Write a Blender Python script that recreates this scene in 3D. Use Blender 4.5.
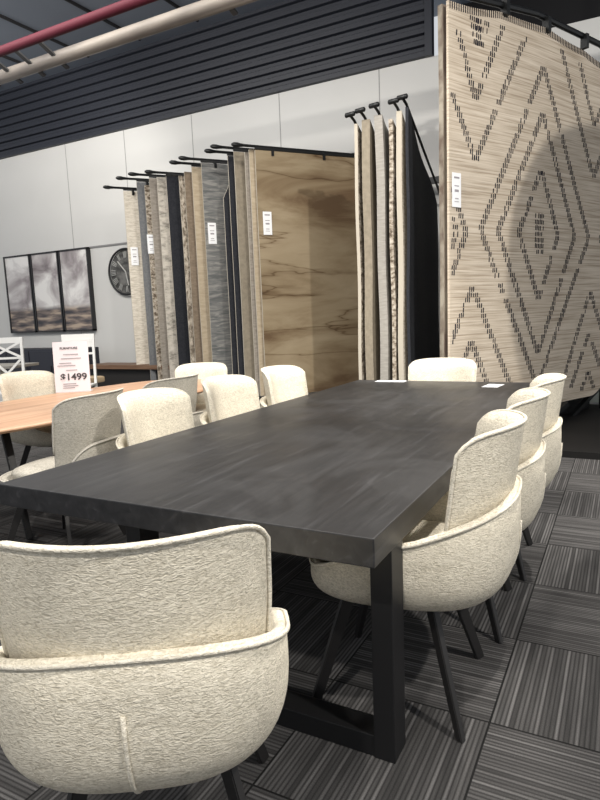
import bpy, bmesh, math, random
from mathutils import Vector, Matrix
for o in list(bpy.data.objects): bpy.data.objects.remove(o)
SC = bpy.context.scene; C = SC.collection
PI = math.pi

# ---------------------------------------------------------------- camera
cam = bpy.data.cameras.new('camera'); camo = bpy.data.objects.new('camera', cam); C.objects.link(camo)
yaw, pitch, roll = 0.4938, -0.138, -0.0393
fw = Vector((-math.sin(yaw)*math.cos(pitch), math.cos(yaw)*math.cos(pitch), math.sin(pitch)))
rt = Vector((math.cos(yaw), math.sin(yaw), 0)); up = rt.cross(fw)
r2 = math.cos(roll)*rt + math.sin(roll)*up; u2 = -math.sin(roll)*rt + math.cos(roll)*up
M = Matrix((r2, u2, -fw)).transposed().to_4x4(); M.translation = Vector((2.1048, -1.4396, 1.3523))
camo.matrix_world = M
cam.sensor_fit = 'VERTICAL'; cam.sensor_height = 24; cam.lens = 24*606.55/800
cam.clip_start = 0.05; cam.clip_end = 100
SC.camera = camo

# ---------------------------------------------------------------- world and lights
w = bpy.data.worlds.new('World'); SC.world = w; w.use_nodes = True
w.node_tree.nodes['Background'].inputs[0].default_value = (0.93, 0.96, 1.0, 1)
w.node_tree.nodes['Background'].inputs[1].default_value = 0.68

def area(name, loc, tgt, sx, sy, e, col=(1, .96, .9)):
    l = bpy.data.lights.new(name, 'AREA'); l.shape = 'RECTANGLE'; l.size = sx; l.size_y = sy; l.energy = e; l.color = col
    o = bpy.data.objects.new(name, l); C.objects.link(o); o.location = loc
    o.rotation_euler = (Vector(tgt)-Vector(loc)).to_track_quat('-Z', 'Y').to_euler(); return o
def spot(name, loc, tgt, e, ang=60, r=.05, col=(1, .95, .87), blend=.5):
    l = bpy.data.lights.new(name, 'SPOT'); l.energy = e; l.spot_size = math.radians(ang); l.spot_blend = blend
    l.shadow_soft_size = r; l.color = col
    o = bpy.data.objects.new(name, l); C.objects.link(o); o.location = loc
    o.rotation_euler = (Vector(tgt)-Vector(loc)).to_track_quat('-Z', 'Y').to_euler(); return o
area('ceiling_panel_light', (0.5, 1.2, 5.3), (0.5, 1.6, 0), 5, 3, 250)
area('ceiling_panel_light', (-5, 2.0, 5.3), (-5.6, 5.5, 2), 6, 2, 300)
spot('key_track_spotlight', (3.9, -0.1, 4.6), (1.2, 5.6, 2.0), 900, 80, .05)
spot('rack_track_spotlight', (-0.2, 1.2, 4.9), (-1.5, 5.4, 1.6), 380, 75, .15)
spot('chair_track_spotlight', (2.75, 4.2, 5.85), (1.6, 0.9, 0.6), 1100, 75, .06)
spot('aisle_track_spotlight', (4.4, -0.6, 4.3), (1.9, 1.2, 0.5), 620, 70, .08)
spot('wall_track_spotlight', (-5.2, 2.6, 5.2), (-9.0, 7.2, 2.2), 520, 100, .4)
spot('table_track_spotlight', (-1.6, 0.6, 4.9), (-1.4, 2.2, 0.7), 190, 80, .1)
spot('entry_track_spotlight', (1.6, -3.2, 4.6), (1.0, 0.0, 0.6), 520, 75, .1)
SC.view_settings.view_transform = 'Standard'; SC.view_settings.look = 'None'
SC.view_settings.gamma = 1; SC.view_settings.use_curve_mapping = False
SC.view_settings.exposure = 0.0

# ---------------------------------------------------------------- helpers
def mat(name, col, rough=.7, metal=0, spec=.5):
    m = bpy.data.materials.new(name); m.use_nodes = True
    b = m.node_tree.nodes['Principled BSDF']
    b.inputs['Base Color'].default_value = (*col, 1); b.inputs['Roughness'].default_value = rough
    b.inputs['Metallic'].default_value = metal; b.inputs['Specular IOR Level'].default_value = spec
    return m
def nd(m, t, **kw):
    n = m.node_tree.nodes.new(t)
    for k, v in kw.items():
        if k.startswith('i_'): n.inputs[k[2:].replace('_', ' ')].default_value = v
        else: setattr(n, k, v)
    return n
def lk(m, a, b): m.node_tree.links.new(a, b)
def coords(m, scale=(1, 1, 1), rot=(0, 0, 0)):
    tc = nd(m, 'ShaderNodeTexCoord'); mp = nd(m, 'ShaderNodeMapping')
    mp.inputs['Scale'].default_value = scale; mp.inputs['Rotation'].default_value = rot
    lk(m, tc.outputs['Object'], mp.inputs['Vector']); return mp.outputs['Vector']
def ramp(m, fac, stops):
    r = nd(m, 'ShaderNodeValToRGB'); e = r.color_ramp.elements
    while len(e) < len(stops): e.new(.5)
    for el, (p, c) in zip(e, stops): el.position = p; el.color = (*c, 1)
    lk(m, fac, r.inputs['Fac']); return r.outputs['Color']
def noisemat(name, stops, scale=(8, 8, 8), detail=6, nscale=1.0, rough=.85, bump=0, bscale=None, bdist=.01, distortion=0, spec=.3, rot=(0, 0, 0), nrough=.55):
    m = mat(name, (.5, .5, .5), rough, 0, spec); b = m.node_tree.nodes['Principled BSDF']
    v = coords(m, scale, rot); n = nd(m, 'ShaderNodeTexNoise', i_Scale=nscale, i_Detail=detail, i_Distortion=distortion, i_Roughness=nrough)
    lk(m, v, n.inputs['Vector']); lk(m, ramp(m, n.outputs['Fac'], stops), b.inputs['Base Color'])
    if bump:
        n2 = n
        if bscale:
            n2 = nd(m, 'ShaderNodeTexNoise', i_Scale=1.0, i_Detail=3); lk(m, coords(m, bscale, rot), n2.inputs['Vector'])
        bp = nd(m, 'ShaderNodeBump', i_Strength=bump, i_Distance=bdist); lk(m, n2.outputs['Fac'], bp.inputs['Height']); lk(m, bp.outputs['Normal'], b.inputs['Normal'])
    return m
def link(name, bm, m, parent=None, smooth=False, sub=0):
    me = bpy.data.meshes.new(name); bmesh.ops.recalc_face_normals(bm, faces=bm.faces[:]); bm.to_mesh(me); bm.free()
    for mm in (m if isinstance(m, (list, tuple)) else [m]): me.materials.append(mm)
    if smooth: me.polygons.foreach_set('use_smooth', [True]*len(me.polygons))
    o = bpy.data.objects.new(name, me); C.objects.link(o)
    if parent: o.parent = parent
    if sub:
        s = o.modifiers.new('sub', 'SUBSURF'); s.levels = sub; s.render_levels = sub
    return o
def box(bm, c, s, rz=0, bev=0, mi=0, rot=None):
    r = bmesh.ops.create_cube(bm, size=1); vs = r['verts']
    bmesh.ops.scale(bm, vec=s, verts=vs)
    if bev:
        es = list({e for v in vs for e in v.link_edges})
        q = bmesh.ops.bevel(bm, geom=es, offset=bev, segments=2, affect='EDGES', profile=.6); vs = list({v for v in q['verts']} | {v for v in vs if v.is_valid})
    R_ = rot if rot is not None else Matrix.Rotation(rz, 3, 'Z')
    for v in vs: v.co = R_ @ v.co + Vector(c)
    if mi:
        for f in {f for v in vs for f in v.link_faces}: f.material_index = mi
    return vs
def beam(bm, a, b, w_, h_, w2=None, h2=None, side=None, bev=0):
    """tapered rectangular bar from a to b"""
    a = Vector(a); b = Vector(b); d = (b-a).normalized()
    s = Vector(side) if side else (Vector((0, 0, 1)) if abs(d.z) < .9 else Vector((1, 0, 0)))
    x = (s - d*s.dot(d)).normalized(); y = d.cross(x)
    w2 = w_ if w2 is None else w2; h2 = h_ if h2 is None else h2
    vs = []
    for P, ww, hh in ((a, w_, h_), (b, w2, h2)):
        for sx, sy in ((-1, -1), (1, -1), (1, 1), (-1, 1)): vs.append(bm.verts.new(P + x*sx*ww/2 + y*sy*hh/2))
    fs = [(0, 1, 2, 3), (7, 6, 5, 4), (0, 4, 5, 1), (1, 5, 6, 2), (2, 6, 7, 3), (3, 7, 4, 0)]
    for f in fs: bm.faces.new([vs[i] for i in f])
    if bev:
        bmesh.ops.bevel(bm, geom=list({e for v in vs for e in v.link_edges}), offset=bev, segments=2, affect='EDGES')
def tube(bm, pts, r, n=8, closed=False, radii=None):
    pts = [Vector(p) for p in pts]; rings = []; N = len(pts)
    prev = None
    for i, p in enumerate(pts):
        a = pts[(i-1) % N] if (closed or i > 0) else pts[0]; b = pts[(i+1) % N] if (closed or i < N-1) else pts[-1]
        d = (b-a).normalized()
        if prev is None: s = Vector((0, 0, 1)) if abs(d.z) < .9 else Vector((1, 0, 0)); x = (s-d*s.dot(d)).normalized()
        else: x = (prev-d*prev.dot(d)).normalized()
        prev = x; y = d.cross(x); rr = radii[i] if radii else r
        rings.append([bm.verts.new(p+(x*math.cos(t)+y*math.sin(t))*rr) for t in [2*PI*k/n for k in range(n)]])
    for i in range(N if closed else N-1):
        A = rings[i]; B = rings[(i+1) % N]
        for k in range(n): bm.faces.new((A[k], A[(k+1) % n], B[(k+1) % n], B[k]))
    if not closed: bm.faces.new(rings[0][::-1]); bm.faces.new(rings[-1])
def grid_solid(bm, fn_out, fn_in, nu, nv):
    """closed slab between two parametric sheets; fn(u in -1..1, v in 0..1)"""
    A = [[bm.verts.new(fn_out(-1+2*i/nu, j/nv)) for j in range(nv+1)] for i in range(nu+1)]
    B = [[bm.verts.new(fn_in(-1+2*i/nu, j/nv)) for j in range(nv+1)] for i in range(nu+1)]
    for i in range(nu):
        for j in range(nv):
            bm.faces.new((A[i][j], A[i+1][j], A[i+1][j+1], A[i][j+1])); bm.faces.new((B[i][j], B[i][j+1], B[i+1][j+1], B[i+1][j]))
    for i in range(nu):
        bm.faces.new((A[i][0], B[i][0], B[i+1][0], A[i+1][0])); bm.faces.new((A[i][nv], A[i+1][nv], B[i+1][nv], B[i][nv]))
    for j in range(nv):
        bm.faces.new((A[0][j], A[0][j+1], B[0][j+1], B[0][j])); bm.faces.new((A[nu][j], B[nu][j], B[nu][j+1], A[nu][j+1]))
def tag(o, label=None, cat=None, group=None, kind=None):
    if label: o['label'] = label
    if cat: o['category'] = cat
    if group: o['group'] = group
    if kind: o['kind'] = kind
    return o
def empty(name, loc=(0, 0, 0), rz=0):
    o = bpy.data.objects.new(name, None); C.objects.link(o); o.location = loc; o.rotation_euler = (0, 0, rz); o.empty_display_size = .1; return o
def copy_tree(o, parent=None):
    c = o.copy(); C.objects.link(c); c.parent = parent
    for ch in [q for q in bpy.data.objects if q.parent == o]: copy_tree(ch, c)
    return c
def smoothstep(a, b, x):
    t = min(1, max(0, (x-a)/(b-a))); return t*t*(3-2*t)

# ---------------------------------------------------------------- materials
M_wall = noisemat('wall_panel', [(0, (.56, .56, .55)), (1, (.61, .61, .60))], (1.2, 1.2, 1.2), 3, rough=.6)
M_gap = mat('panel_gap', (.3, .3, .3), .9)
M_black = mat('black_metal', (.012, .012, .014), .45)
M_clad = mat('dark_cladding', (.020, .023, .033), .5, 0)
M_ceil = mat('ceiling_paint', (.16, .185, .23), .6)
M_dark = mat('void_paint', (.012, .012, .014), .9)
M_red = mat('red_pipe_paint', (.09, .015, .026), .65, 0, .2)
M_duct = noisemat('galvanised_duct', [(.35, (.10, .09, .085)), (.6, (.27, .24, .21))], (.8, 3, 3), 3, rough=.45)
M_white = mat('white_paint', (.8, .8, .78), .45)
M_skirt = mat('skirting_paint', (.52, .56, .5), .6)
M_rackm = mat('rack_metal', (.016, .017, .018), .4, .5)
M_wleg = mat('leg_black', (.018, .017, .017), .45)

def carpet_material():
    m = mat('carpet_tiles', (.05, .05, .05), .95, 0, .15); b = m.node_tree.nodes['Principled BSDF']
    tc = nd(m, 'ShaderNodeTexCoord'); sp = nd(m, 'ShaderNodeSeparateXYZ'); lk(m, tc.outputs['Object'], sp.inputs[0])
    def ma(op, a, b_=None):
        n = nd(m, 'ShaderNodeMath', operation=op)
        for i, q in enumerate((a, b_)):
            if q is None: continue
            if isinstance(q, (int, float)): n.inputs[i].default_value = q
            else: lk(m, q, n.inputs[i])
        return n.outputs[0]
    T = .565
    X = ma('DIVIDE', ma('SUBTRACT', sp.outputs['X'], 1.75-T*40), T); Y = ma('DIVIDE', ma('SUBTRACT', sp.outputs['Y'], 1.015-T*40), T)
    ix = ma('FLOOR', X); iy = ma('FLOOR', Y); fx = ma('FRACT', X); fy = ma('FRACT', Y)
    chk = ma('MODULO', ma('ADD', ix, iy), 2)
    # chk 0 -> stripes run along x (vary with y)
    mix = nd(m, 'ShaderNodeMix', data_type='FLOAT'); lk(m, chk, mix.inputs['Factor']); lk(m, fy, mix.inputs['A']); lk(m, fx, mix.inputs['B'])
    s = mix.outputs['Result']
    mixb = nd(m, 'ShaderNodeMix', data_type='FLOAT'); lk(m, chk, mixb.inputs['Factor']); lk(m, fx, mixb.inputs['A']); lk(m, fy, mixb.inputs['B'])
    along = mixb.outputs['Result']
    tid = ma('ADD', ma('MULTIPLY', ix, 7.31), ma('MULTIPLY', iy, 3.77))
    def stripes(n_, off):
        wn = nd(m, 'ShaderNodeTexWhiteNoise', noise_dimensions='2D'); cb = nd(m, 'ShaderNodeCombineXYZ')
        lk(m, ma('ADD', ma('FLOOR', ma('MULTIPLY', s, n_)), off), cb.inputs[0]); lk(m, tid, cb.inputs[1]); lk(m, cb.outputs[0], wn.inputs['Vector'])
        return wn.outputs['Value']
    v1 = stripes(38, 0.5); 
    br = nd(m, 'ShaderNodeTexNoise', i_Scale=1.0, i_Detail=1, noise_dimensions='3D'); cb = nd(m, 'ShaderNodeCombineXYZ')
    lk(m, ma('MULTIPLY', s, 34), cb.inputs[0]); lk(m, ma('MULTIPLY', along, 2.2), cb.inputs[1]); lk(m, tid, cb.inputs[2]); lk(m, cb.outputs[0], br.inputs['Vector'])
    lines = ma('ABSOLUTE', ma('SINE', ma('MULTIPLY', s, PI*38)))
    v = ma('MULTIPLY', ma('POWER', lines, .7), ma('ADD', ma('MULTIPLY', v1, .55), ma('MULTIPLY', br.outputs['Fac'], .6)))
    col = ramp(m, v, [(0.0, (.024, .0233, .0235)), (.3, (.052, .0505, .0505)), (.6, (.088, .085, .085)), (.85, (.15, .146, .146))])
    # fine pile noise
    fn = nd(m, 'ShaderNodeTexNoise', i_Scale=260.0, i_Detail=2); lk(m, tc.outputs['Object'], fn.inputs['Vector'])
    mx = nd(m, 'ShaderNodeMix', data_type='RGBA', blend_type='MULTIPLY'); mx.inputs['Factor'].default_value = .5
    lk(m, col, mx.inputs['A']); lk(m, ramp(m, fn.outputs['Fac'], [(.3, (.5, .5, .5)), (.7, (1.3, 1.3, 1.3))]), mx.inputs['B'])
    # tile seams
    ed = ma('MINIMUM', ma('MINIMUM', fx, ma('SUBTRACT', 1, fx)), ma('MINIMUM', fy, ma('SUBTRACT', 1, fy)))
    sm = nd(m, 'ShaderNodeMix', data_type='RGBA'); lk(m, ma('LESS_THAN', ed, .006), sm.inputs['Factor'])
    lk(m, mx.outputs['Result'], sm.inputs['A']); sm.inputs['B'].default_value = (.012, .012, .012, 1)
    lk(m, sm.outputs['Result'], b.inputs['Base Color'])
    bp = nd(m, 'ShaderNodeBump', i_Strength=.5, i_Distance=.004); lk(m, v, bp.inputs['Height']); lk(m, bp.outputs['Normal'], b.inputs['Normal'])
    return m
M_carpet = carpet_material()

def boucle(name, c1, c2):
    m = mat(name, c1, .95, 0, .15); b = m.node_tree.nodes['Principled BSDF']
    v = coords(m, (1, 1, 2.3)); n = nd(m, 'ShaderNodeTexNoise', i_Scale=95.0, i_Detail=4, i_Distortion=1.0); lk(m, v, n.inputs['Vector'])
    n2 = nd(m, 'ShaderNodeTexNoise', i_Scale=14.0, i_Detail=3); lk(m, v, n2.inputs['Vector'])
    c = ramp(m, n.outputs['Fac'], [(.3, c2), (.6, c1)])
    mx = nd(m, 'ShaderNodeMix', data_type='RGBA', blend_type='MULTIPLY'); mx.inputs['Factor'].default_value = .35
    lk(m, c, mx.inputs['A']); lk(m, ramp(m, n2.outputs['Fac'], [(.3, (.75, .74, .72)), (.7, (1.05, 1.05, 1.05))]), mx.inputs['B'])
    lk(m, mx.outputs['Result'], b.inputs['Base Color'])
    bp = nd(m, 'ShaderNodeBump', i_Strength=.85, i_Distance=.006); lk(m, n.outputs['Fac'], bp.inputs['Height']); lk(m, bp.outputs['Normal'], b.inputs['Normal'])
    return m
M_cream = boucle('cream_boucle', (.83, .77, .645), (.53, .48, .38))
M_pipe_c = boucle('cream_piping', (.84, .79, .68), (.58, .53, .43))
M_greige = boucle('greige_boucle', (.56, .53, .47), (.34, .32, .27))
M_pipe_g = boucle('greige_piping', (.66, .63, .57), (.45, .42, .36))
M_taupe = boucle('taupe_boucle', (.20, .18, .16), (.12, .105, .095))

# black stained timber
def black_wood():
    m = mat('black_stained_timber', (.02, .02, .02), .38, 0, .5); b = m.node_tree.nodes['Principled BSDF']
    v = coords(m, (9, .7, 9)); n = nd(m, 'ShaderNodeTexNoise', i_Scale=3.0, i_Detail=8, i_Distortion=.6); lk(m, v, n.inputs['Vector'])
    v2 = coords(m, (1, .8, 1)); n2 = nd(m, 'ShaderNodeTexNoise', i_Scale=1.6, i_Detail=4, i_Distortion=1.5); lk(m, v2, n2.inputs['Vector'])
    c = ramp(m, n.outputs['Fac'], [(.3, (.012, .0125, .014)), (.60, (.022, .022, .024)), (.76, (.046, .046, .050))])
    mx = nd(m, 'ShaderNodeMix', data_type='RGBA', blend_type='ADD'); mx.inputs['Factor'].default_value = 1
    lk(m, c, mx.inputs['A']); lk(m, ramp(m, n2.outputs['Fac'], [(.50, (0, 0, 0)), (.58, (.010, .010, .010)), (.66, (.003, .003, .003))]), mx.inputs['B'])
    lk(m, mx.outputs['Result'], b.inputs['Base Color'])
    rr = nd(m, 'ShaderNodeMapRange'); lk(m, n2.outputs['Fac'], rr.inputs['Value']); rr.inputs['From Min'].default_value = .3; rr.inputs['From Max'].default_value = .7
    rr.inputs['To Min'].default_value = .36; rr.inputs['To Max'].default_value = .5; lk(m, rr.outputs['Result'], b.inputs['Roughness'])
    bp = nd(m, 'ShaderNodeBump', i_Strength=.35, i_Distance=.003); lk(m, n.outputs['Fac'], bp.inputs['Height']); lk(m, bp.outputs['Normal'], b.inputs['Normal'])
    return m
M_bwood = black_wood()
M_bleg = mat('black_table_leg', (.010, .010, .011), .42)
M_oak = noisemat('warm_timber', [(.3, (.36, .20, .12)), (.5, (.50, .30, .19)), (.7, (.60, .40, .27))], (14, .7, 14), 5, 1.5, .42, spec=.4)
M_walnut = noisemat('walnut', [(.3, (.10, .055, .035)), (.7, (.18, .11, .07))], (2, 20, 20), 5, 1.0, .5)

# ---------------------------------------------------------------- the room
WY = 7.3; WH = 4.79; CH = 6.05
def struct(name, bm, m, parent=None, smooth=False):
    o = link(name, bm, m, parent, smooth)
    if not parent: o['kind'] = 'structure'
    return o
bm = bmesh.new(); box(bm, (-3, 2, -.05), (20, 14, .1)); struct('floor', bm, M_carpet)
bm = bmesh.new(); box(bm, (-3.5, WY+.1, WH/2), (15, .2, WH))
for x in (-7.51, -6.0, -4.47, -2.76, -1.11, .55, 2.2): box(bm, (x, WY-.0005, WH/2), (.014, .004, WH), mi=1)
struct('wall_back', bm, [M_wall, M_gap])
# ribbed cladding above the white panels
bm = bmesh.new(); z = WH; prof = []
while z < CH+.3:
    prof += [(0, z), (-.055, z+.012), (-.055, z+.075), (-.02, z+.095), (-.02, z+.14)]; z += .15
x0, x1 = -12, -.42
row = [(bm.verts.new((x0, WY+p, zz)), bm.verts.new((x1, WY+p, zz))) for p, zz in prof]
for a, b in zip(row, row[1:]): bm.faces.new((a[0], a[1], b[1], b[0]))
box(bm, (x1+.05, WY-.02, (WH+CH+.3)/2), (.1, .12, CH+.3-WH))
struct('wall_upper', bm, M_clad)
bm = bmesh.new(); box(bm, (2.0, WY+1.6, 5.6), (4.8, .1, 2.2)); box(bm, (2, WY+.8, 4.74), (4.7, 1.5, .06)); struct('wall_void', bm, M_dark)
bm = bmesh.new(); box(bm, (-3, 2, CH+.05), (20, 14, .1))
for x in (-8.8, -7.6, -6.4, -5.2, -4.0): box(bm, (x, 2, CH-.02), (.03, 10, .04), mi=1)
struct('ceiling', bm, [M_ceil, M_dark])
bm = bmesh.new(); box(bm, (-3.5, WY-.012, 2.815), (9.5, .024, .03)); o = struct('trim_1', bm, mat('rail_grey', (.22, .22, .22), .5))
bm = bmesh.new(); box(bm, (1.5, WY-.012, .16), (4, .024, .16)); struct('baseboard_back', bm, M_skirt)

# ceiling services
bm = bmesh.new(); tube(bm, [(-9, 3.44, 4.4), (3, 3.44, 4.4)], .05, 12)
tag(link('sprinkler_pipe', bm, M_red, None, True), 'long dark red pipe running under the ceiling', 'pipe')
t = tag(empty('air_duct', (-3, 3.9, 4.4)), 'pale metal duct running under the ceiling beside the red pipe', 'duct')
bm = bmesh.new(); tube(bm, [(-6, 0, 0), (6, 0, 0)], .075, 14); link('duct_tube', bm, M_duct, t, True)
for x in (-1.55, -1.15, -.75, 1.6):
    bm = bmesh.new(); beam(bm, (x-.02, -.25, .10), (x+.03, .10, -.09), .02, .06, side=(0, 0, 1)); link('bracket', bm, mat('bracket_metal', (.1, .1, .1), .5, .5), t)

# ---------------------------------------------------------------- black dining table
W, L, TT, HT = 1.535, 3.603, .084, .76
t = tag(empty('dining_table', (W/2, L/2, 0)), 'long black stained timber dining table with thick top and loop legs', 'table')
bm = bmesh.new(); box(bm, (0, 0, HT-TT/2), (W, L, TT), bev=.004); link('tabletop', bm, M_bwood, t)
for s, y0 in ((1, .139), (-1, L-.139-.1)):
    bm = bmesh.new(); yc = y0+.05-L/2
    for x in (-W/2+.54, W/2-.036): box(bm, (x, yc, (HT-TT)/2), (.068, .1, HT-TT), bev=.003)
    box(bm, (.25, yc, .036), (W-.62, .092, .070), bev=.003); box(bm, (.25, yc, HT-TT-.02), (W-.57, .08, .038))
    link('leg_frame', bm, M_bleg, t)

# ---------------------------------------------------------------- chairs
A_, B_, YO = .330, .355, -.055
def outline(th, s=1.0):
    c, s_ = math.cos(th), math.sin(th); e = 2/2.9
    return math.copysign(abs(c)**e, c)*A_*s, math.copysign(abs(s_)**e, s_)*B_*s
def rimh(y, armless=False):
    if armless: return .475 + .21*(1-smoothstep(-.36, -.16, y))
    P_ = [(-.40, .742), (-.355, .738), (-.25, .698), (-.07, .632), (.06, .600), (.18, .548), (.28, .503), (.36, .478), (.4, .475)]
    for (a, za), (b, zb) in zip(P_, P_[1:]):
        if y <= b:
            t = max(0, (y-a)/(b-a)); return za+(zb-za)*t
    return P_[-1][1]
def make_chair(fab, pip, legm, label, armless=False):
    rimh = lambda y: globals()['rimh'](y, armless)
    t = tag(empty('dining_chair'), label, 'chair')
    # bowl-shaped lower shell with wrap-around arms
    bm = bmesh.new(); n = 64; rings = []
    zb = .365
    ts = [i/18 for i in range(19)]
    for a in ts:
        ang = a*PI/2; r = max(.001, math.sin(ang))**.58; zf = 1-max(0, math.cos(ang))**.62
        ring = []
        for k in range(n):
            th = 2*PI*k/n; x, y = outline(th, .985*r*(1+.035*math.sin(PI*a)))
            h = rimh(outline(th)[1]); k_ = h-zb
            ring.append(bm.verts.new((x*.99, y+YO, zb + k_*zf)))
        rings.append(ring)
    for off, dz in ((.010, .009), (.022, .010), (.034, .002), (.040, -.02)):
        ring = []
        for k in range(n):
            th = 2*PI*k/n; x, y = outline(th); h = rimh(y); l = math.hypot(x, y); f = (l-off)/l
            ring.append(bm.verts.new((x*f*.985, y*f*.985+YO, h+dz)))
        rings.append(ring)
    ring = []
    for k in range(n):
        x, y = outline(2*PI*k/n); f = .77; ring.append(bm.verts.new((x*f*.985, y*f*.985+YO, .465)))
    rings.append(ring)
    for A, B in zip(rings, rings[1:]):
        for k in range(n): bm.faces.new((A[k], A[(k+1) % n], B[(k+1) % n], B[k]))
    bm.faces.new(rings[0]); bm.faces.new(rings[-1][::-1])
    shell = link('lower_shell', bm, fab, t, True)
    bm = bmesh.new(); pts = []
    for k in range(n):
        x, y = outline(2*PI*k/n); pts.append((x*.985, y*.985+YO, rimh(y)+.004))
    tube(bm, pts, .0055, 6, True); link('piping', bm, pip, shell, True)
    bm = bmesh.new(); pts = []
    for i in range(9):
        a = .22+.70*i/8; ang = a*PI/2; r = math.sin(ang)**.58; zf = 1-max(0, math.cos(ang))**.62
        pts.append((0, YO-B_*.985*r*(1+.035*math.sin(PI*a))-.001, zb+(rimh(-B_)-zb)*zf))
    tube(bm, pts, .005, 6); link('seam', bm, pip, shell, True)
    # seat cushion
    bm = bmesh.new(); n2 = 40; rr = [(.3, .0, .467), (.76, 0, .467), (.82, 0, .482), (.835, 0, .50), (.81, 0, .515), (.72, 0, .527), (.5, 0, .533), (.25, 0, .535), (.02, 0, .535)]; rings = []
    for s, _, z in rr:
        ring = []
        for k in range(n2):
            x, y = outline(2*PI*k/n2, s); ring.append(bm.verts.new((x*.97, y*.97+YO+.005, z)))
        rings.append(ring)
    for A, B in zip(rings, rings[1:]):
        for k in range(n2): bm.faces.new((A[k], A[(k+1) % n2], B[(k+1) % n2], B[k]))
    bm.faces.new(rings[0]); bm.faces.new(rings[-1][::-1]); link('seat', bm, fab, t, True)
    # curved upper back
    def P(u, v, off):
        ph = u*math.radians(62)*(1+.03*v); R_ = .313-off
        ztop = .962-.026*abs(u)**3-.038*abs(u)**10; zb_ = .52; z = zb_+(ztop-zb_)*v
        lean = -.045*v**1.4; inset = .012*(1-smoothstep(.2, .7, v))
        R_ -= inset
        return Vector((R_*math.sin(ph)*1.01, -.060-R_*math.cos(ph)+lean, z))
    def fo(u, v): return P(u, v, 0)
    def fi(u, v):
        e = (1-abs(u)**6)*(1-max(0, (v-.6)/.4)**5); return P(u, v, .022+.045*e)
    bm = bmesh.new(); grid_solid(bm, fo, fi, 28, 18); bk = link('backrest', bm, fab, t, True)
    # soften the crease
    md = bk.modifiers.new('b', 'BEVEL'); md.width = .010; md.segments = 3; md.limit_method = 'ANGLE'; md.angle_limit = math.radians(50)
    bm = bmesh.new(); pts = [fo(-1, v/12) for v in range(4, 12)] + [fo(-1+2*i/36, 1) for i in range(37)] + [fo(1, v/12) for v in range(11, 3, -1)]
    pts = [p+Vector((p.x, p.y, 0)).normalized()*.001 for p in pts]
    tube(bm, pts, .0055, 6); link('piping', bm, pip, bk, True)
    # blade legs
    for sx in (-1, 1):
        for sy in (-1, 1):
            bm = bmesh.new(); beam(bm, (sx*.15, sy*.14, .385), (sx*.25, sy*.25, 0.0), .046, .024, .034, .018, side=(sx*1, sy*1.0, 0), bev=.003)
            link('leg', bm, legm, t)
    return t
proto = make_chair(M_cream, M_pipe_c, M_wleg, 'cream boucle dining chair in the foreground, back to the viewer at the black table end')
proto.location = (1.09, -.36, 0); proto.rotation_euler = (0, 0, math.radians(33))
def chair(p, x, y, deg, label, group=None):
    c = copy_tree(p); c.location = (x, y, 0); c.rotation_euler = (0, 0, math.radians(deg)); tag(c, label, 'chair', group); return c
G1 = 'cream dining chairs around the black table'; proto['group'] = G1
chair(proto, 1.415, .55, 95, 'nearest cream boucle chair on the right side of the black table', G1).scale = (1, 1, 1.035)
chair(proto, 1.42, 1.19, 95, 'middle cream boucle chair on the right side of the black table', G1).scale = (1, 1, 1.035)
chair(proto, 1.43, 1.83, 94, 'farthest cream boucle chair on the right side of the black table', G1).scale = (1, 1, 1.035)
chair(proto, .06, 1.15, -88, 'nearest cream chair back on the left side of the black table', G1)
chair(proto, .06, 1.88, -90, 'middle cream chair back on the left side of the black table', G1)
chair(proto, .06, 2.62, -90, 'farthest cream chair on the left side of the black table, before the brown marbled rug', G1)
far_ = chair(proto, .73, 3.43, 179, 'cream chair at the far head of the black table, before the rug rack', G1)

far_.scale = (1.02, 1, .97)
# price cards on the black table
M_card = mat('card_white', (.85, .86, .88), .5)
bm = bmesh.new(); box(bm, (0, 0, .001), (.12, .19, .002)); o = link('price_card', bm, M_card); o.location = (1.22, 3.35, HT); o.rotation_euler = (0, 0, -.1)
tag(o, 'small white card lying flat near the far right corner of the black table', 'card', 'cards on the black table')
bm = bmesh.new(); box(bm, (0, 0, .001), (.26, .1, .002)); o = link('price_card', bm, M_card); o.location = (.33, 3.53, HT); o.rotation_euler = (0, 0, .03)
tag(o, 'thin white card at the far edge of the black table, left of the head chair', 'card', 'cards on the black table')

# ---------------------------------------------------------------- timber table with rounded end
t = tag(empty('dining_table', (-1.68, 1.9, 0)), 'warm brown timber dining table with rounded end, price sign on top', 'table')
bm = bmesh.new(); n = 72; TW, TL = .64, 1.55
def t2(th, f=1.0):
    c, s = math.cos(th), math.sin(th); e = 2/3.0
    return math.copysign(abs(c)**e, c)*TW*f, math.copysign(abs(s)**e, s)*TL*(1-(1-f)*TW/TL)
rings = []
for f, z in ((.02, .76), (.97, .76), (.99, .758), (1.0, .75), (1.0, .742), (.93, .722), (.02, .722)):
    rings.append([bm.verts.new((*t2(2*PI*k/n, f), z)) for k in range(n)])
for A, B in zip(rings, rings[1:]):
    for k in range(n): bm.faces.new((A[k], B[k], B[(k+1) % n], A[(k+1) % n]))
bm.faces.new(rings[0]); bm.faces.new(rings[-1])
link('tabletop', bm, M_oak, t)
for y in (-.75, .75):
    for s in (-1, 1):
        bm = bmesh.new(); beam(bm, (s*.12, y, .722), (s*.46, y*1.18, 0), .05, .05, .035, .035, bev=.004); link('leg', bm, M_bleg, t)
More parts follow.
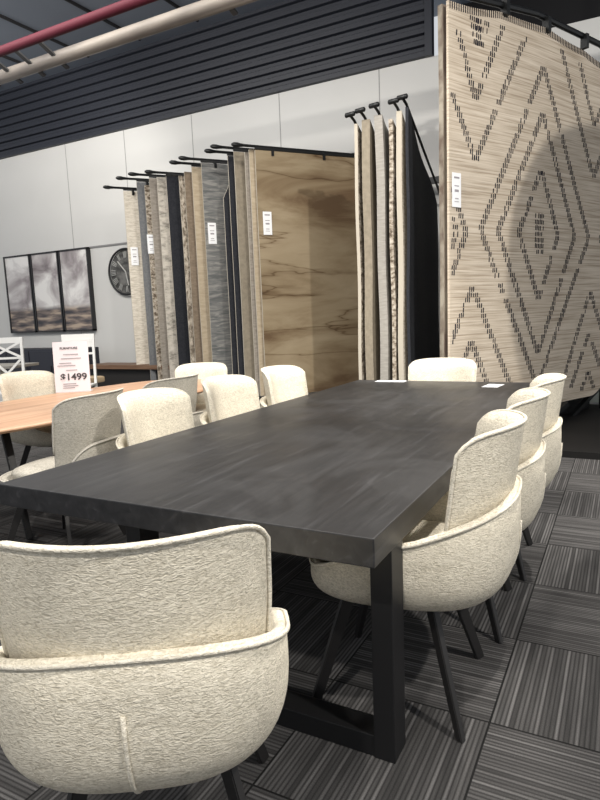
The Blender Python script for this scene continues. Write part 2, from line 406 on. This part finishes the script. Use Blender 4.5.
# acrylic sign
M_paper = mat('sign_paper', (.80, .74, .77), .35); M_ink = mat('sign_ink', (.05, .045, .05), .6); M_ink2 = mat('sign_ink_faint', (.3, .28, .3), .6)
s = tag(empty('price_sign', (-2.2, 2.33, .76), math.radians(36)), 'upright white price sign reading $1499 standing on the timber table', 'sign')
SW, SH = .30, .44
bm = bmesh.new(); box(bm, (0, 0, .006+SH/2), (SW, .006, SH), rot=Matrix.Rotation(math.radians(-4), 3, 'X')); link('sign_face', bm, M_paper, s)
bm = bmesh.new(); box(bm, (0, .04, .003), (SW, .12, .006)); link('base', bm, mat('acrylic', (.75, .7, .72), .1), s)
def text(body, size, x, z, m, par, name='lettering', y=-.006, ext=.0008, rot=None, sx=1.0):
    cu = bpy.data.curves.new(name, 'FONT'); cu.body = body; cu.size = size; cu.extrude = ext; cu.align_x = 'CENTER'; cu.offset = size*.02 if m is M_ink else 0
    o = bpy.data.objects.new(name, cu); C.objects.link(o); 
    dg = bpy.context.evaluated_depsgraph_get(); me = bpy.data.meshes.new_from_object(o.evaluated_get(dg)); bpy.data.objects.remove(o)
    me.materials.clear(); me.materials.append(m); o = bpy.data.objects.new(name, me); C.objects.link(o); o.parent = par
    o.location = (x, y, z); o.rotation_euler = (PI/2+math.radians(-4), 0, 0) if rot is None else rot; o.scale = (sx, 1, 1); return o
text('$1499', .080, .012, .11, M_ink, s, 'price', sx=1.12)
text('FURNITURE', .026, -.015, .38, M_ink, s, 'heading', sx=1.1)
for x, z, w_ in ((-.0, .375, .15), (.0, .335, .2), (-.06, .29, .12), (-.05, .265, .18), (-.0, .22, .11), (-.03, .085, .13), (-.02, .065, .15), (-.04, .045, .12)):
    bm = bmesh.new(); box(bm, (x*.85, -.0065+(z*.89-.25)*math.tan(math.radians(4)), z*.89), (w_*.85, .001, .006)); link('printed_line', bm, M_ink2, s)
for q in [c for c in s.children if c.name.startswith(('price', 'heading'))]: q.location.y += (q.location.z-.25)*math.tan(math.radians(4))
for q in s.children: 
    if q.name.startswith(('sign_face')): pass

p2 = make_chair(M_greige, M_pipe_g, M_wleg, 'x', True); G2 = 'greige dining chairs around the timber table'
p2.location = (-.90, 1.04, 0); p2.rotation_euler = (0, 0, math.radians(98)); tag(p2, 'greige chair back nearest the viewer on the near side of the timber table', 'chair', G2)
chair(p2, -1.0, 1.92, 90, 'second greige chair on the near side of the timber table, half hidden by cream chairs', G2)
chair(proto, -1.60, 3.30, 203, 'pale cream chair facing the viewer at the far rounded end of the timber table', G2).scale = (.94, .94, .94)
chair(proto, -2.12, 2.02, -88, 'cream chair on the far side of the timber table, left of the price sign', G2)

# ---------------------------------------------------------------- rugs and racks
def rugmat(name, stops, scale, **kw): return noisemat(name, stops, scale, **kw)
M_edge = mat('rug_binding', (.46, .42, .35), .9); M_back = mat('rug_backing', (.30, .27, .22), .95)
DIRL = math.radians(90-37); DIRM = math.radians(90+5)
def hang(name, loc, ang, width, ztop, zbot, m, label, group, edge=M_edge, thick=.022, sag=None, wave=.006, seed=0, curl=0, nu=14, nv=18):
    """a rug hanging in the plane that leaves loc at the given heading; local x along the width, z up"""
    o_ = []
    rnd = random.Random(seed); ph = rnd.random()*6; H = ztop-zbot
    def f(side):
        def g(u, v):
            x = (u+1)/2*width; top = H - (sag(x/width) if sag else 0); z = top*v
            y = wave*math.sin(x*5+ph+z*.8) + .5*wave*math.sin(z*4+ph*2)
            if curl: y += curl*math.exp(-x/.12)*math.sin(PI*min(1, v*1.02))
            return Vector((x, y+side*thick/2, z))
        return g
    bm = bmesh.new(); grid_solid(bm, f(-1), f(1), nu, nv)
    for fc in bm.faces:
        c = fc.calc_center_median()
        if fc.normal.length == 0: fc.normal_update()
    bmesh.ops.recalc_face_normals(bm, faces=bm.faces[:])
    for fc in bm.faces:
        if abs(fc.normal.y) < .5: fc.material_index = 1
        elif fc.normal.y > .5: fc.material_index = 2
    o = link(name, bm, [m, edge, M_back]); o.location = (*loc, zbot); o.rotation_euler = (0, 0, ang)
    return tag(o, label, 'rug', group)
def rtag(par, x, z, w_=.11, h_=.3):
    t = empty('price_tag', (x, -.016, z)); t.parent = par
    bm = bmesh.new(); box(bm, (0, -.003, 0), (w_, .003, h_)); bm2 = link('card', bm, M_card, t)
    bm = bmesh.new()
    for k, (zz, ww, hh) in enumerate(((.36, .6, .05), (.12, .5, .03), (-.02, .45, .07), (-.25, .4, .03), (-.34, .5, .02))): box(bm, (0, -.0055, zz*h_), (ww*w_, .001, hh*h_))
    link('print', bm, M_ink2, t)

GL = 'rugs on the left swing rack'; GM = 'rugs on the middle swing rack'
c_cream = rugmat('rug_cream_weave', [(.38, (.50, .45, .37)), (.55, (.68, .63, .55)), (.7, (.74, .70, .62))], (9, 9, 45), detail=4, nrough=.7, bump=.3)
c_grey = rugmat('rug_steel_grey', [(.3, (.13, .135, .145)), (.7, (.19, .195, .20))], (30, 30, 30), bump=.2)
c_fleck = rugmat('rug_brown_fleck', [(.40, (.10, .075, .055)), (.5, (.34, .29, .23)), (.62, (.56, .51, .44))], (14, 14, 24), detail=5, nrough=.7)
c_taupe = rugmat('rug_taupe', [(.3, (.23, .20, .17)), (.7, (.34, .31, .27))], (12, 12, 40), detail=3)
c_dist = rugmat('rug_distressed', [(.36, (.25, .23, .20)), (.5, (.52, .48, .42)), (.66, (.62, .58, .52))], (6, 6, 14), detail=6, nrough=.7)
c_black = rugmat('rug_charcoal', [(.3, (.014, .015, .02)), (.7, (.028, .030, .037))], (40, 40, 40))
c_patch = rugmat('rug_lattice', [(.42, (.16, .13, .10)), (.5, (.36, .31, .25)), (.6, (.54, .48, .40))], (22, 22, 12), detail=4, nrough=.7)
c_brown = rugmat('rug_brown', [(.3, (.17, .13, .095)), (.7, (.26, .205, .15))], (16, 16, 30))
c_tan = rugmat('rug_tan', [(.3, (.38, .31, .22)), (.7, (.50, .42, .31))], (8, 8, 30))
c_wave = rugmat('rug_grey_wave', [(.36, (.115, .12, .12)), (.52, (.19, .19, .185)), (.62, (.27, .265, .25))], (4, 4, 26), detail=5, distortion=1.0)
c_mush = rugmat('rug_mushroom', [(.3, (.22, .19, .145)), (.7, (.30, .26, .20))], (20, 20, 20))
c_ribb = rugmat('rug_light_grey', [(.3, (.26, .245, .22)), (.7, (.38, .36, .33))], (10, 10, 60))
def marble():
    m = mat('rug_brown_marble', (.3, .2, .12), .9, 0, .15); b = m.node_tree.nodes['Principled BSDF']
    v = coords(m, (.38, .38, 1.5)); n = nd(m, 'ShaderNodeTexNoise', i_Scale=1.25, i_Detail=7, i_Distortion=.5, i_Roughness=.55); lk(m, v, n.inputs['Vector'])
    c = ramp(m, n.outputs['Fac'], [(.36, (.13, .085, .05)), (.44, (.21, .155, .095)), (.52, (.29, .23, .15)), (.62, (.345, .28, .19)), (.75, (.25, .195, .125))])
    def vein(sc, seed, lo):
        v2 = coords(m, (.16, .16, 1.3)); v2n = v2.node; v2n.inputs['Location'].default_value = (seed, seed*2, seed*.7)
        n2 = nd(m, 'ShaderNodeTexNoise', i_Scale=sc, i_Detail=5, i_Distortion=.25); lk(m, v2, n2.inputs['Vector'])
        s1 = nd(m, 'ShaderNodeMath', operation='SUBTRACT'); lk(m, n2.outputs['Fac'], s1.inputs[0]); s1.inputs[1].default_value = lo
        s2 = nd(m, 'ShaderNodeMath', operation='ABSOLUTE'); lk(m, s1.outputs[0], s2.inputs[0])
        return ramp(m, s2.outputs[0], [(0, (.45, .38, .33)), (.003, (.8, .77, .75)), (.016, (1, 1, 1))])
    out = c
    for sc, sd, lo in ((.9, 3.1, .5), (1.2, 8.3, .46)):
        mx = nd(m, 'ShaderNodeMix', data_type='RGBA', blend_type='MULTIPLY'); mx.inputs['Factor'].default_value = 1
        lk(m, out, mx.inputs['A']); lk(m, vein(sc, sd, lo), mx.inputs['B']); out = mx.outputs['Result']
    lk(m, out, b.inputs['Base Color']); return m
c_marb = marble()
def arm(par, loc, ang, width, z, ext=.26, knob=True):
    """swing arm over a rug, poking out beyond its near edge"""
    bm = bmesh.new(); d = Vector((math.cos(ang), math.sin(ang), 0)); p = Vector((*loc, z)); pl = Vector(par.location)
    a = p-d*ext-pl; b = p+d*width-pl
    tube(bm, [a, b], .018, 8); box(bm, tuple(p+d*width*.5-pl-Vector((0, 0, .02))), (width, .03, .03), rz=ang)
    o = link('swing_arm', bm, M_rackm, par)
    bm = bmesh.new(); tube(bm, [a-d*.05, a-d*.02, a+d*.03, a+d*.07, a+d*.12], .04, 10, radii=[.012, .028, .030, .022, .018]); link('knob', bm, M_rackm, o, True)
    for q in (.12, .5, .88):
        bm = bmesh.new(); box(bm, tuple(p+d*width*q-pl-Vector((0, 0, .06))), (.035, .05, .09), rz=ang); link('clip', bm, M_rackm, o)
rows = [  # x, y, top, width, material, label, tag
 (-5.09, 6.21, 3.45, 1.25, c_cream, 'cream woven rug at the far left end of the left rack, beside the wall clock', (.10, 2.42)),
 (-4.71, 6.11, 3.52, 1.35, c_grey, 'plain steel grey rug, second from the left on the left rack', None),
 (-4.51, 6.06, 3.44, 1.4, c_fleck, 'brown and cream flecked rug between the steel grey and taupe rugs', (.04, 2.55)),
 (-4.38, 6.03, 3.52, 1.4, c_taupe, 'thin taupe rug strip right of the brown flecked rug', None),
 (-4.19, 5.98, 3.50, 1.45, c_dist, 'distressed cream and grey rug just left of the charcoal rug', None),
 (-3.95, 5.91, 3.47, 1.5, c_black, 'plain charcoal rug in the middle of the left rack', None),
 (-3.65, 5.83, 3.42, 1.55, c_patch, 'lattice patterned brown and cream rug just right of the charcoal rug', None),
 (-3.53, 5.80, 3.45, 1.6, c_brown, 'narrow brown rug strip between the lattice rug and the tan rug', None),
 (-3.37, 5.77, 3.49, 1.6, c_tan, 'plain tan rug just left of the wavy grey rug', None),
 (-3.15, 5.70, 3.50, 1.7, c_wave, 'wavy grey rug with a white tag on the left rack', (.10, 2.55)),
 (-2.74, 5.60, 3.46, 1.8, c_black, 'black rug with pale bound edge, behind the other black rug', None),
 (-2.61, 5.56, 3.48, 1.85, c_black, 'black rug with pale bound edge, left of the mushroom rugs', None),
 (-2.49, 5.53, 3.51, 1.85, c_mush, 'mushroom beige rug beside the black bound rugs', None),
 (-2.29, 5.48, 3.46, 1.9, c_taupe, 'taupe textured rug strip behind the brown marbled rug', None),
 (-2.21, 5.46, 3.48, 1.9, c_tan, 'thin tan rug directly behind the brown marbled rug', None),
 (-2.10, 5.43, 3.45, 1.95, c_marb, 'large brown marbled rug with dark veins, facing the viewer', (.12, 2.55))]
rack = tag(empty('rug_rack', (-2.2, 7.05, 0)), 'black swing-arm rack holding the left row of hanging rugs', 'rack')
for i, (x, y, zt, wd, m, lab, tg) in enumerate(rows):
    cu = 0; sg = None
    if i == 10: sg = lambda q: .50*math.exp(-q/.10)
    o = hang('hanging_rug', (x, y), DIRL, wd, zt, .3, m, lab, GL, seed=i, curl=cu, sag=sg, edge=M_edge)
    if tg: rtag(o, tg[0], tg[1]-.3, .12, .29)
    if i in (0, 1, 3, 5, 8, 9, 11, 12, 15): arm(rack, (x, y), DIRL, wd, zt+.045)
bm = bmesh.new(); beam(bm, (-1.9, 0.08, 3.62), (1.3, 0.08, 3.62), .08, .08)
for x in (-1.8, 1.2): beam(bm, (x, 0.08, 0), (x, 0.08, 3.62), .08, .08)
link('post_frame', bm, M_rackm, rack)

rackm = tag(empty('rug_rack', (.2, 6.95, 0)), 'black swing-arm rack holding the middle row of hanging rugs', 'rack')
mid = [(-.40, 3.27, c_fleck, 'pale edged brown rug at the left end of the middle rack'),
 (-.29, 3.29, c_mush, 'plain mushroom rug second on the middle rack'),
 (-.14, 3.31, c_ribb, 'light grey ribbed rug in the centre of the middle rack'),
 (-.01, 3.25, c_fleck, 'dark flecked brown rug behind the bound cream rug on the middle rack'),
 (.06, 3.31, c_cream, 'cream rug edge just left of the large black rug'),
 (.15, 3.33, c_black, 'large plain black rug on the right end of the middle rack')]
for i, (x, zt, m, lab) in enumerate(mid):
    sg = lambda q: .62*q**.9
    o = hang('hanging_rug', (x, 4.62), DIRM+math.radians(0 if i < 5 else 2), 1.95, zt, .3, m, lab, GM, seed=40+i, sag=sg, thick=(.035, .085, .085, .04, .055, .03)[i], wave=.01, edge=(M_edge, c_mush, c_ribb, c_fleck, M_edge, c_black)[i])
    if i != 3:
        bm = bmesh.new(); pl = Vector(rackm.location); d = Vector((math.cos(DIRM), math.sin(DIRM), 0)); p = Vector((x, 4.62, zt+.02))
        tube(bm, [p-d*.07+Vector((-.015, 0, .04))-pl, p+Vector((0, 0, .01))-pl, p+d*1.9+Vector((0, 0, -.57))-pl], .014, 8); ar = link('swing_arm', bm, M_rackm, rackm)
        k = p-d*.08+Vector((-.02, 0, .05))-pl
        bm = bmesh.new(); tube(bm, [k+Vector((-.055, 0, .0)), k+Vector((-.045, 0, 0)), k+Vector((.045, 0, 0.005)), k+Vector((.055, 0, .005))], .025, 10, radii=[.012, .024, .024, .012]); link('knob', bm, M_rackm, ar, True)
bm = bmesh.new(); beam(bm, (-.9, .06, 3.1), (2.3, .06, 3.1), .08, .08)
for x in (-.8, .02, 2.2): beam(bm, (x, .06, 0), (x, .06, 3.14), .08, .08)
for x in (-.3, -.1, .0): box(bm, (x, .0, 2.95), (.12, .12, .1))
link('post_frame', bm, M_rackm, rackm)

# large patterned rug on the right
RP = Vector((.67, 4.19)); RA = math.atan2(.898, .44); RW, RB, RT = 2.74, .28, 3.99
def pat_mat():
    m = mat('rug_patterned_ground', (.5, .44, .35), .95, 0, .12); b = m.node_tree.nodes['Principled BSDF']
    v = coords(m, (1.4, 1.4, 62)); n = nd(m, 'ShaderNodeTexNoise', i_Scale=1.0, i_Detail=3, i_Distortion=.15); lk(m, v, n.inputs['Vector'])
    v2 = coords(m, (1, 1, 2)); n2 = nd(m, 'ShaderNodeTexNoise', i_Scale=2.2, i_Detail=4); lk(m, v2, n2.inputs['Vector'])
    c = ramp(m, n.outputs['Fac'], [(.32, (.36, .295, .225)), (.5, (.55, .475, .385)), (.68, (.64, .565, .47))])
    mx = nd(m, 'ShaderNodeMix', data_type='RGBA', blend_type='MULTIPLY'); mx.inputs['Factor'].default_value = .5
    lk(m, c, mx.inputs['A']); lk(m, ramp(m, n2.outputs['Fac'], [(.35, (.82, .80, .77)), (.65, (1.05, 1.05, 1.05))]), mx.inputs['B'])
    lk(m, mx.outputs['Result'], b.inputs['Base Color'])
    bp = nd(m, 'ShaderNodeBump', i_Strength=.6, i_Distance=.006); lk(m, n.outputs['Fac'], bp.inputs['Height']); lk(m, bp.outputs['Normal'], b.inputs['Normal'])
    return m
M_pat = pat_mat(); M_stitch = mat('rug_dark_stitch', (.018, .018, .026), .95, 0, .1)
rack3 = tag(empty('rug_rack', (RP.x, RP.y, 0), RA), 'black rack and platform carrying the large patterned rug', 'rack')
rug = empty('hanging_rug', (RP.x, RP.y, RB), RA); tag(rug, 'large cream rug with dark dashed diamond pattern on the right', 'rug')
RH = RT-RB
def rugbot(u, v): # sagging top scallops between clips
    return 0
def pf(side):
    def g(u, v):
        x = (u+1)/2*RW; top = RH+.10*math.sin(PI*min(1, x/2.5))-.02*abs(math.sin(x*PI/.72)); z = top*v
        if v < .04 and x > RW-.25: z += .12*((x-RW+.25)/.25)**2*(1-v/.04)
        y = .012*math.sin(x*3.1+.6)*(1-.3*v)
        return Vector((x, y+side*.012, z))
    return g
bm = bmesh.new(); grid_solid(bm, pf(-1), pf(1), 40, 30); bmesh.ops.recalc_face_normals(bm, faces=bm.faces[:])
base = link('rug_ground', bm, M_pat, rug)
rnd = random.Random(5)
LN = [([(0.12, 3.78), (0.37, 3.24), (0.76, 3.96)], 3), ([(0.04, 3.25), (0.37, 2.71), (1.1, 3.93)], 4), ([(0.34, 3.95), (0.41, 3.70), (0.51, 3.95)], 5), ([(0.41, 3.95), (0.41, 3.75)], 4),
 ([(1.40, 3.72), (0.44, 2.09), (1.37, 0.50)], 4), ([(1.40, 3.28), (0.70, 2.09), (1.37, 0.86)], 4), ([(1.38, 2.72), (1.02, 2.09), (1.37, 1.42)], 4),
 ([(1.40, 3.72), (2.36, 2.09), (1.37, 0.50)], 4), ([(1.40, 3.28), (2.06, 2.09), (1.37, .86)], 4), ([(1.40, 2.72), (1.72, 2.09), (1.37, 1.42)], 3), ([(1.37, 2.30), (1.37, 1.88)], 6),
 ([(1.72, 3.95), (2.42, 2.75), (2.92, 3.6)], 4), ([(2.08, 3.9), (2.42, 3.30), (2.8, 3.9)], 4), ([(2.92, 2.9), (2.6, 2.09), (2.92, 1.5)], 4),
 ([(0.0, 1.03), (0.33, 1.56), (0.95, 0.50)], 4), ([(0.13, 0.75), (0.31, 1.05), (0.55, 0.62)], 4), ([(0.02, 2.45), (0.24, 2.06), (0.02, 1.66)], 4), ([(0.02, 2.2), (0.10, 2.06), (0.02, 1.9)], 3),
 ([(1.85, 0.45), (2.42, 1.50), (2.9, 0.7)], 4), ([(2.05, 0.42), (2.42, 1.02), (2.8, 0.42)], 4), ([(2.28, 0.36), (2.42, 0.58), (2.56, 0.36)], 4)]
bm = bmesh.new()
for pts, nt in LN:
    for (a0, a1), (b0, b1) in zip(pts, pts[1:]):
        Ls = math.hypot(b0-a0, b1-a1); nr = max(2, int(Ls/.056)); skip = 0
        for i in range(nr):
            f = (i+.5)/nr; x = a0+(b0-a0)*f; z = a1+(b1-a1)*f-RB; nt = 3 if nt < 5 else nt; half = (nt-1)/2
            if rnd.random() < .03: continue
            for k in range(nt):
                if rnd.random() < .08: continue
                xx = x+(k-half)*.027+rnd.uniform(-.002, .002); zz = z+rnd.uniform(-.003, .003)
                if not (.02 < xx < RW-.03 and .05 < zz < RH-.05): continue
                hh = rnd.uniform(.036, .050); ww = rnd.uniform(.011, .015); y = .012*math.sin(xx*3.1+.6)*(1-.3*zz/RH)-.012-.002
                v = [bm.verts.new((xx-ww/2, y, zz-hh/2)), bm.verts.new((xx+ww/2, y, zz-hh/2)), bm.verts.new((xx+ww/2+.004, y, zz+hh/2)), bm.verts.new((xx-ww/2+.004, y, zz+hh/2))]
                bm.faces.new(v)
r_ = bmesh.ops.extrude_face_region(bm, geom=bm.faces[:]); bmesh.ops.translate(bm, vec=(0, .006, 0), verts=[g for g in r_['geom'] if isinstance(g, bmesh.types.BMVert)])
link('dashed_pattern', bm, M_stitch, rug)
bm = bmesh.new()
for i in range(95):
    x = .02+i*.03; top = RH+.10*math.sin(PI*min(1, x/2.5))-.02*abs(math.sin(x*PI/.72)); box(bm, (x, .012*math.sin(x*3.1+.6)*.7-.014, top-.03), (.008, .006, .06))
link('fringe', bm, M_stitch, rug)
rtag(rug, .09, 2.42-RB, .12, .30)
for q in rug.children:
    if q.name.startswith('price_tag'): q.location.y = -.012
o = hang('hanging_rug', (RP.x-.085, RP.y+.06), RA, 2.7, 4.0, .3, rugmat('rug_back_brown', [(.4, (.16, .12, .10)), (.6, (.34, .30, .24))], (3, 3, 2)), 'brown mottled rug edge directly behind the large patterned rug', 'rugs on the right rack', edge=rugmat('rug_edge_brown', [(.42, (.12, .09, .07)), (.58, (.30, .27, .22))], (3, 3, 3)), thick=.05, seed=9)
bm = bmesh.new(); tube(bm, [(-.02, 0, RT+.07), (1.3, 0, RT+.20), (2.5, 0, RT+.17), (3.0, 0, RT+.1)], .03, 8); ar = link('swing_arm', bm, M_rackm, rack3)
for x in (.78, 1.45, 2.15):
    bm = bmesh.new(); box(bm, (x, -.02, RT+.12), (.05, .07, .14)); link('clip', bm, M_rackm, ar)
bm = bmesh.new(); 
for a, b in (((1.3, -.05, .02), (1.9, -.05, .26)), ((2.2, .1, .02), (2.9, .1, .36))): beam(bm, a, b, .05, .05)
box(bm, (1.9, .25, .30), (2.0, .04, .55)); box(bm, (3.02, .1, 2.1), (.1, .1, 4.2)); link('post_frame', bm, M_rackm, rack3)
bm = bmesh.new(); box(bm, (2.6, 5.8, .03), (3.2, 2.9, .06)); o = link('rack_platform', bm, mat('platform_black', (.009, .0085, .0085), .6, 0, .2))
tag(o, 'low dark platform on the floor under the large patterned rug', 'platform')

# ---------------------------------------------------------------- wall pictures and clock
def cloudmat(seed):
    m = mat('storm_canvas', (.4, .4, .4), .8); b = m.node_tree.nodes['Principled BSDF']
    tc = nd(m, 'ShaderNodeTexCoord'); sp = nd(m, 'ShaderNodeSeparateXYZ'); lk(m, tc.outputs['Object'], sp.inputs[0])
    mp = nd(m, 'ShaderNodeMapping'); lk(m, tc.outputs['Object'], mp.inputs['Vector']); mp.inputs['Location'].default_value = (seed, 0, seed*1.3); mp.inputs['Scale'].default_value = (1.6, 1, 1.9)
    n = nd(m, 'ShaderNodeTexNoise', i_Scale=.9, i_Detail=8, i_Distortion=.6, i_Roughness=.55); lk(m, mp.outputs['Vector'], n.inputs['Vector'])
    sky = ramp(m, n.outputs['Fac'], [(.30, (.14, .12, .13)), (.42, (.34, .31, .32)), (.52, (.56, .54, .54)), (.62, (.76, .75, .74))])
    mp2 = nd(m, 'ShaderNodeMapping'); lk(m, tc.outputs['Object'], mp2.inputs['Vector']); mp2.inputs['Scale'].default_value = (1.5, 1, 9); mp2.inputs['Location'].default_value = (seed, 0, 0)
    n2 = nd(m, 'ShaderNodeTexNoise', i_Scale=1.2, i_Detail=6); lk(m, mp2.outputs['Vector'], n2.inputs['Vector'])
    land = ramp(m, n2.outputs['Fac'], [(.36, (.05, .05, .06)), (.5, (.17, .14, .13)), (.62, (.42, .34, .27))])
    mr = nd(m, 'ShaderNodeMapRange'); lk(m, sp.outputs['Z'], mr.inputs['Value']); mr.inputs['From Min'].default_value = -.36; mr.inputs['From Max'].default_value = -.26
    mx = nd(m, 'ShaderNodeMix', data_type='RGBA'); lk(m, mr.outputs['Result'], mx.inputs['Factor']); lk(m, land, mx.inputs['A']); lk(m, sky, mx.inputs['B'])
    lk(m, mx.outputs['Result'], b.inputs['Base Color']); return m
for i, (x, lab) in enumerate(((-9.13, 'leftmost framed storm-cloud canvas of the wall triptych'), (-8.30, 'middle framed storm-cloud canvas of the wall triptych'), (-7.47, 'rightmost framed storm-cloud canvas of the wall triptych, darkest cloud at its top'))):
    t = tag(empty('framed_picture', (x, WY-.03, 2.02)), lab, 'picture', 'storm triptych')
    bm = bmesh.new(); wq, hq = .80, 1.60
    for a in (-1, 1): box(bm, (a*(wq/2-.015), -.02, 0), (.03, .09, hq)); box(bm, (0, -.02, a*(hq/2-.015)), (wq, .09, .03))
    link('frame', bm, M_black, t)
    bm = bmesh.new(); box(bm, (0, -.02, 0), (wq-.06, .05, hq-.06)); link('canvas', bm, cloudmat(i*3.7+1.2), t)
t = tag(empty('wall_clock', (-6.15, WY-.03, 2.29)), 'round dark skeleton wall clock half hidden by the left rack', 'clock')
bm = bmesh.new(); tube(bm, [(.42*math.cos(a*PI/24), -.03, .42*math.sin(a*PI/24)) for a in range(48)], .02, 8, True); link('outer_ring', bm, M_black, t, True)
bm = bmesh.new(); r = bmesh.ops.create_circle(bm, cap_ends=True, radius=.41, segments=48); bmesh.ops.rotate(bm, verts=r['verts'], matrix=Matrix.Rotation(PI/2, 3, 'X'))
r_ = bmesh.ops.extrude_face_region(bm, geom=bm.faces[:]); bmesh.ops.translate(bm, vec=(0, .015, 0), verts=[g for g in r_['geom'] if isinstance(g, bmesh.types.BMVert)])
link('dial', bm, noisemat('clock_dial', [(.4, (.05, .05, .05)), (.6, (.16, .16, .155))], (5, 5, 9)), t)
M_silver = mat('clock_silver', (.5, .5, .48), .4, .3)
for k in range(12):
    bm = bmesh.new()
    a = k*PI/6; n_ = (1, 2, 3, 3, 2, 3, 4, 4, 3, 2, 3, 3)[k]
    for j in range(n_):
        q = a+(j-(n_-1)/2)*.09; beam(bm, (.26*math.cos(q), -.02, .26*math.sin(q)), (.37*math.cos(q), -.02, .37*math.sin(q)), .01, .014)
    link('numeral', bm, M_silver, t)

bm = bmesh.new(); beam(bm, (0, -.03, 0), (-.18, -.03, .2), .012, .02); beam(bm, (0, -.03, 0), (.05, -.03, -.25), .012, .016); link('hand', bm, mat('clock_hand', (.6, .6, .58), .4), t)

# ---------------------------------------------------------------- furniture along the back wall
t = tag(empty('sideboard', (-7.9, 6.6, 0)), 'dark navy sideboard against the white wall behind the price sign', 'cabinet')
M_navy = mat('navy_lacquer', (.018, .020, .03), .5)
bm = bmesh.new(); box(bm, (0, 0, .49), (2.6, .5, .86), bev=.006); link('body', bm, M_navy, t)
for x in (-.98, -.33, .33, .98):
    bm = bmesh.new(); box(bm, (x, -.258, .49), (.63, .02, .78), bev=.003); d_ = link('door', bm, M_navy, t)
    bm = bmesh.new(); box(bm, (x+.26, -.275, .55), (.015, .016, .12)); link('handle', bm, M_black, d_)
for x in (-1.2, 1.2):
    bm = bmesh.new(); box(bm, (x, 0, .03), (.06, .4, .06)); link('foot', bm, M_black, t)
t = tag(empty('console_table', (-5.2, 6.35, 0)), 'dark walnut console with open shelf between price sign and rugs', 'cabinet')
bm = bmesh.new(); box(bm, (0, 0, .615), (1.9, .5, .07), bev=.004); link('top', bm, M_walnut, t)
bm = bmesh.new(); box(bm, (0, .03, .3), (1.8, .4, .56)); link('body', bm, mat('console_black', (.012, .011, .011), .6), t)
t = tag(empty('coffee_table', (-6.1, 5.3, 0)), 'light timber low table behind the price sign, before the navy sideboard', 'table')
bm = bmesh.new(); box(bm, (0, 0, .47), (1.7, .7, .10), bev=.03); link('top', bm, mat('pale_oak', (.55, .42, .27), .5), t)
for a in (-1, 1):
    for b in (-1, 1):
        bm = bmesh.new(); box(bm, (a*.7, b*.25, .21), (.07, .07, .42)); link('leg', bm, M_black, t)

def cross_chair(loc, rz, label, H=1.0, cross=True):
    t = tag(empty('cross_back_chair', loc, rz), label, 'chair', 'white cross-back chairs')
    bm = bmesh.new(); box(bm, (0, 0, .46), (.46, .44, .035), bev=.01); link('seat', bm, M_white, t)
    for a in (-1, 1):
        bm = bmesh.new(); beam(bm, (a*.21, -.2, 0), (a*.22, -.24, H), .035, .035); link('leg', bm, M_white, t)
        bm = bmesh.new(); beam(bm, (a*.2, .19, 0), (a*.2, .19, .45), .035, .035); link('leg', bm, M_white, t)
    bm = bmesh.new()
    beam(bm, (-.24, -.24, H-.03), (.24, -.24, H-.03), .08, .03); beam(bm, (-.22, -.23, H-.28), (.22, -.23, H-.28), .03, .025)
    if cross:
        for z0, z1 in ((.5, H-.29), (H-.27, H-.06)):
            beam(bm, (-.2, -.225, z0), (.2, -.235, z1), .03, .02); beam(bm, (.2, -.225, z0), (-.2, -.235, z1), .03, .02)
    else: beam(bm, (-.2, -.23, H-.12), (.2, -.23, H-.12), .12, .02)
    link('backrest', bm, M_white, t); return t
cross_chair((-5.42, 3.95, 0), math.radians(215), 'white cross-back chair at the left frame edge before the sideboard', 1.2)
cross_chair((-4.95, 4.8, 0), math.radians(210), 'white chair back peeking out above the price sign', 1.2, False)
t = tag(empty('grey_dining_table', (-6.1, 4.75, 0), .3), 'grey topped table behind the white cross-back chair', 'table'); t.name = 'side_table'
bm = bmesh.new(); box(bm, (-.35, 0, .76), (.9, .7, .04), bev=.004); link('top', bm, mat('grey_wash', (.25, .24, .22), .5), t)
bm = bmesh.new(); box(bm, (-.35, 0, .37), (.12, .12, .74)); box(bm, (-.35, 0, .02), (.5, .5, .04)); link('pedestal', bm, M_white, t)

# unseen ball added right of the view to cast the patterned rug's curved shadow
t = tag(empty('shadow_blocker', (3.10, 2.9, 3.10)), 'round dark ball added out of view to cast a shadow on the patterned rug', 'light blocker')
bm = bmesh.new(); bmesh.ops.create_uvsphere(bm, u_segments=32, v_segments=20, radius=.78); bmesh.ops.scale(bm, vec=(1, 1, 1.2), verts=bm.verts[:]); link('blocker_ball', bm, M_black, t, True)
bm = bmesh.new(); tube(bm, [(0, 0, .9), (0, 0, CH-3.10)], .008, 6); link('cord', bm, M_black, t)
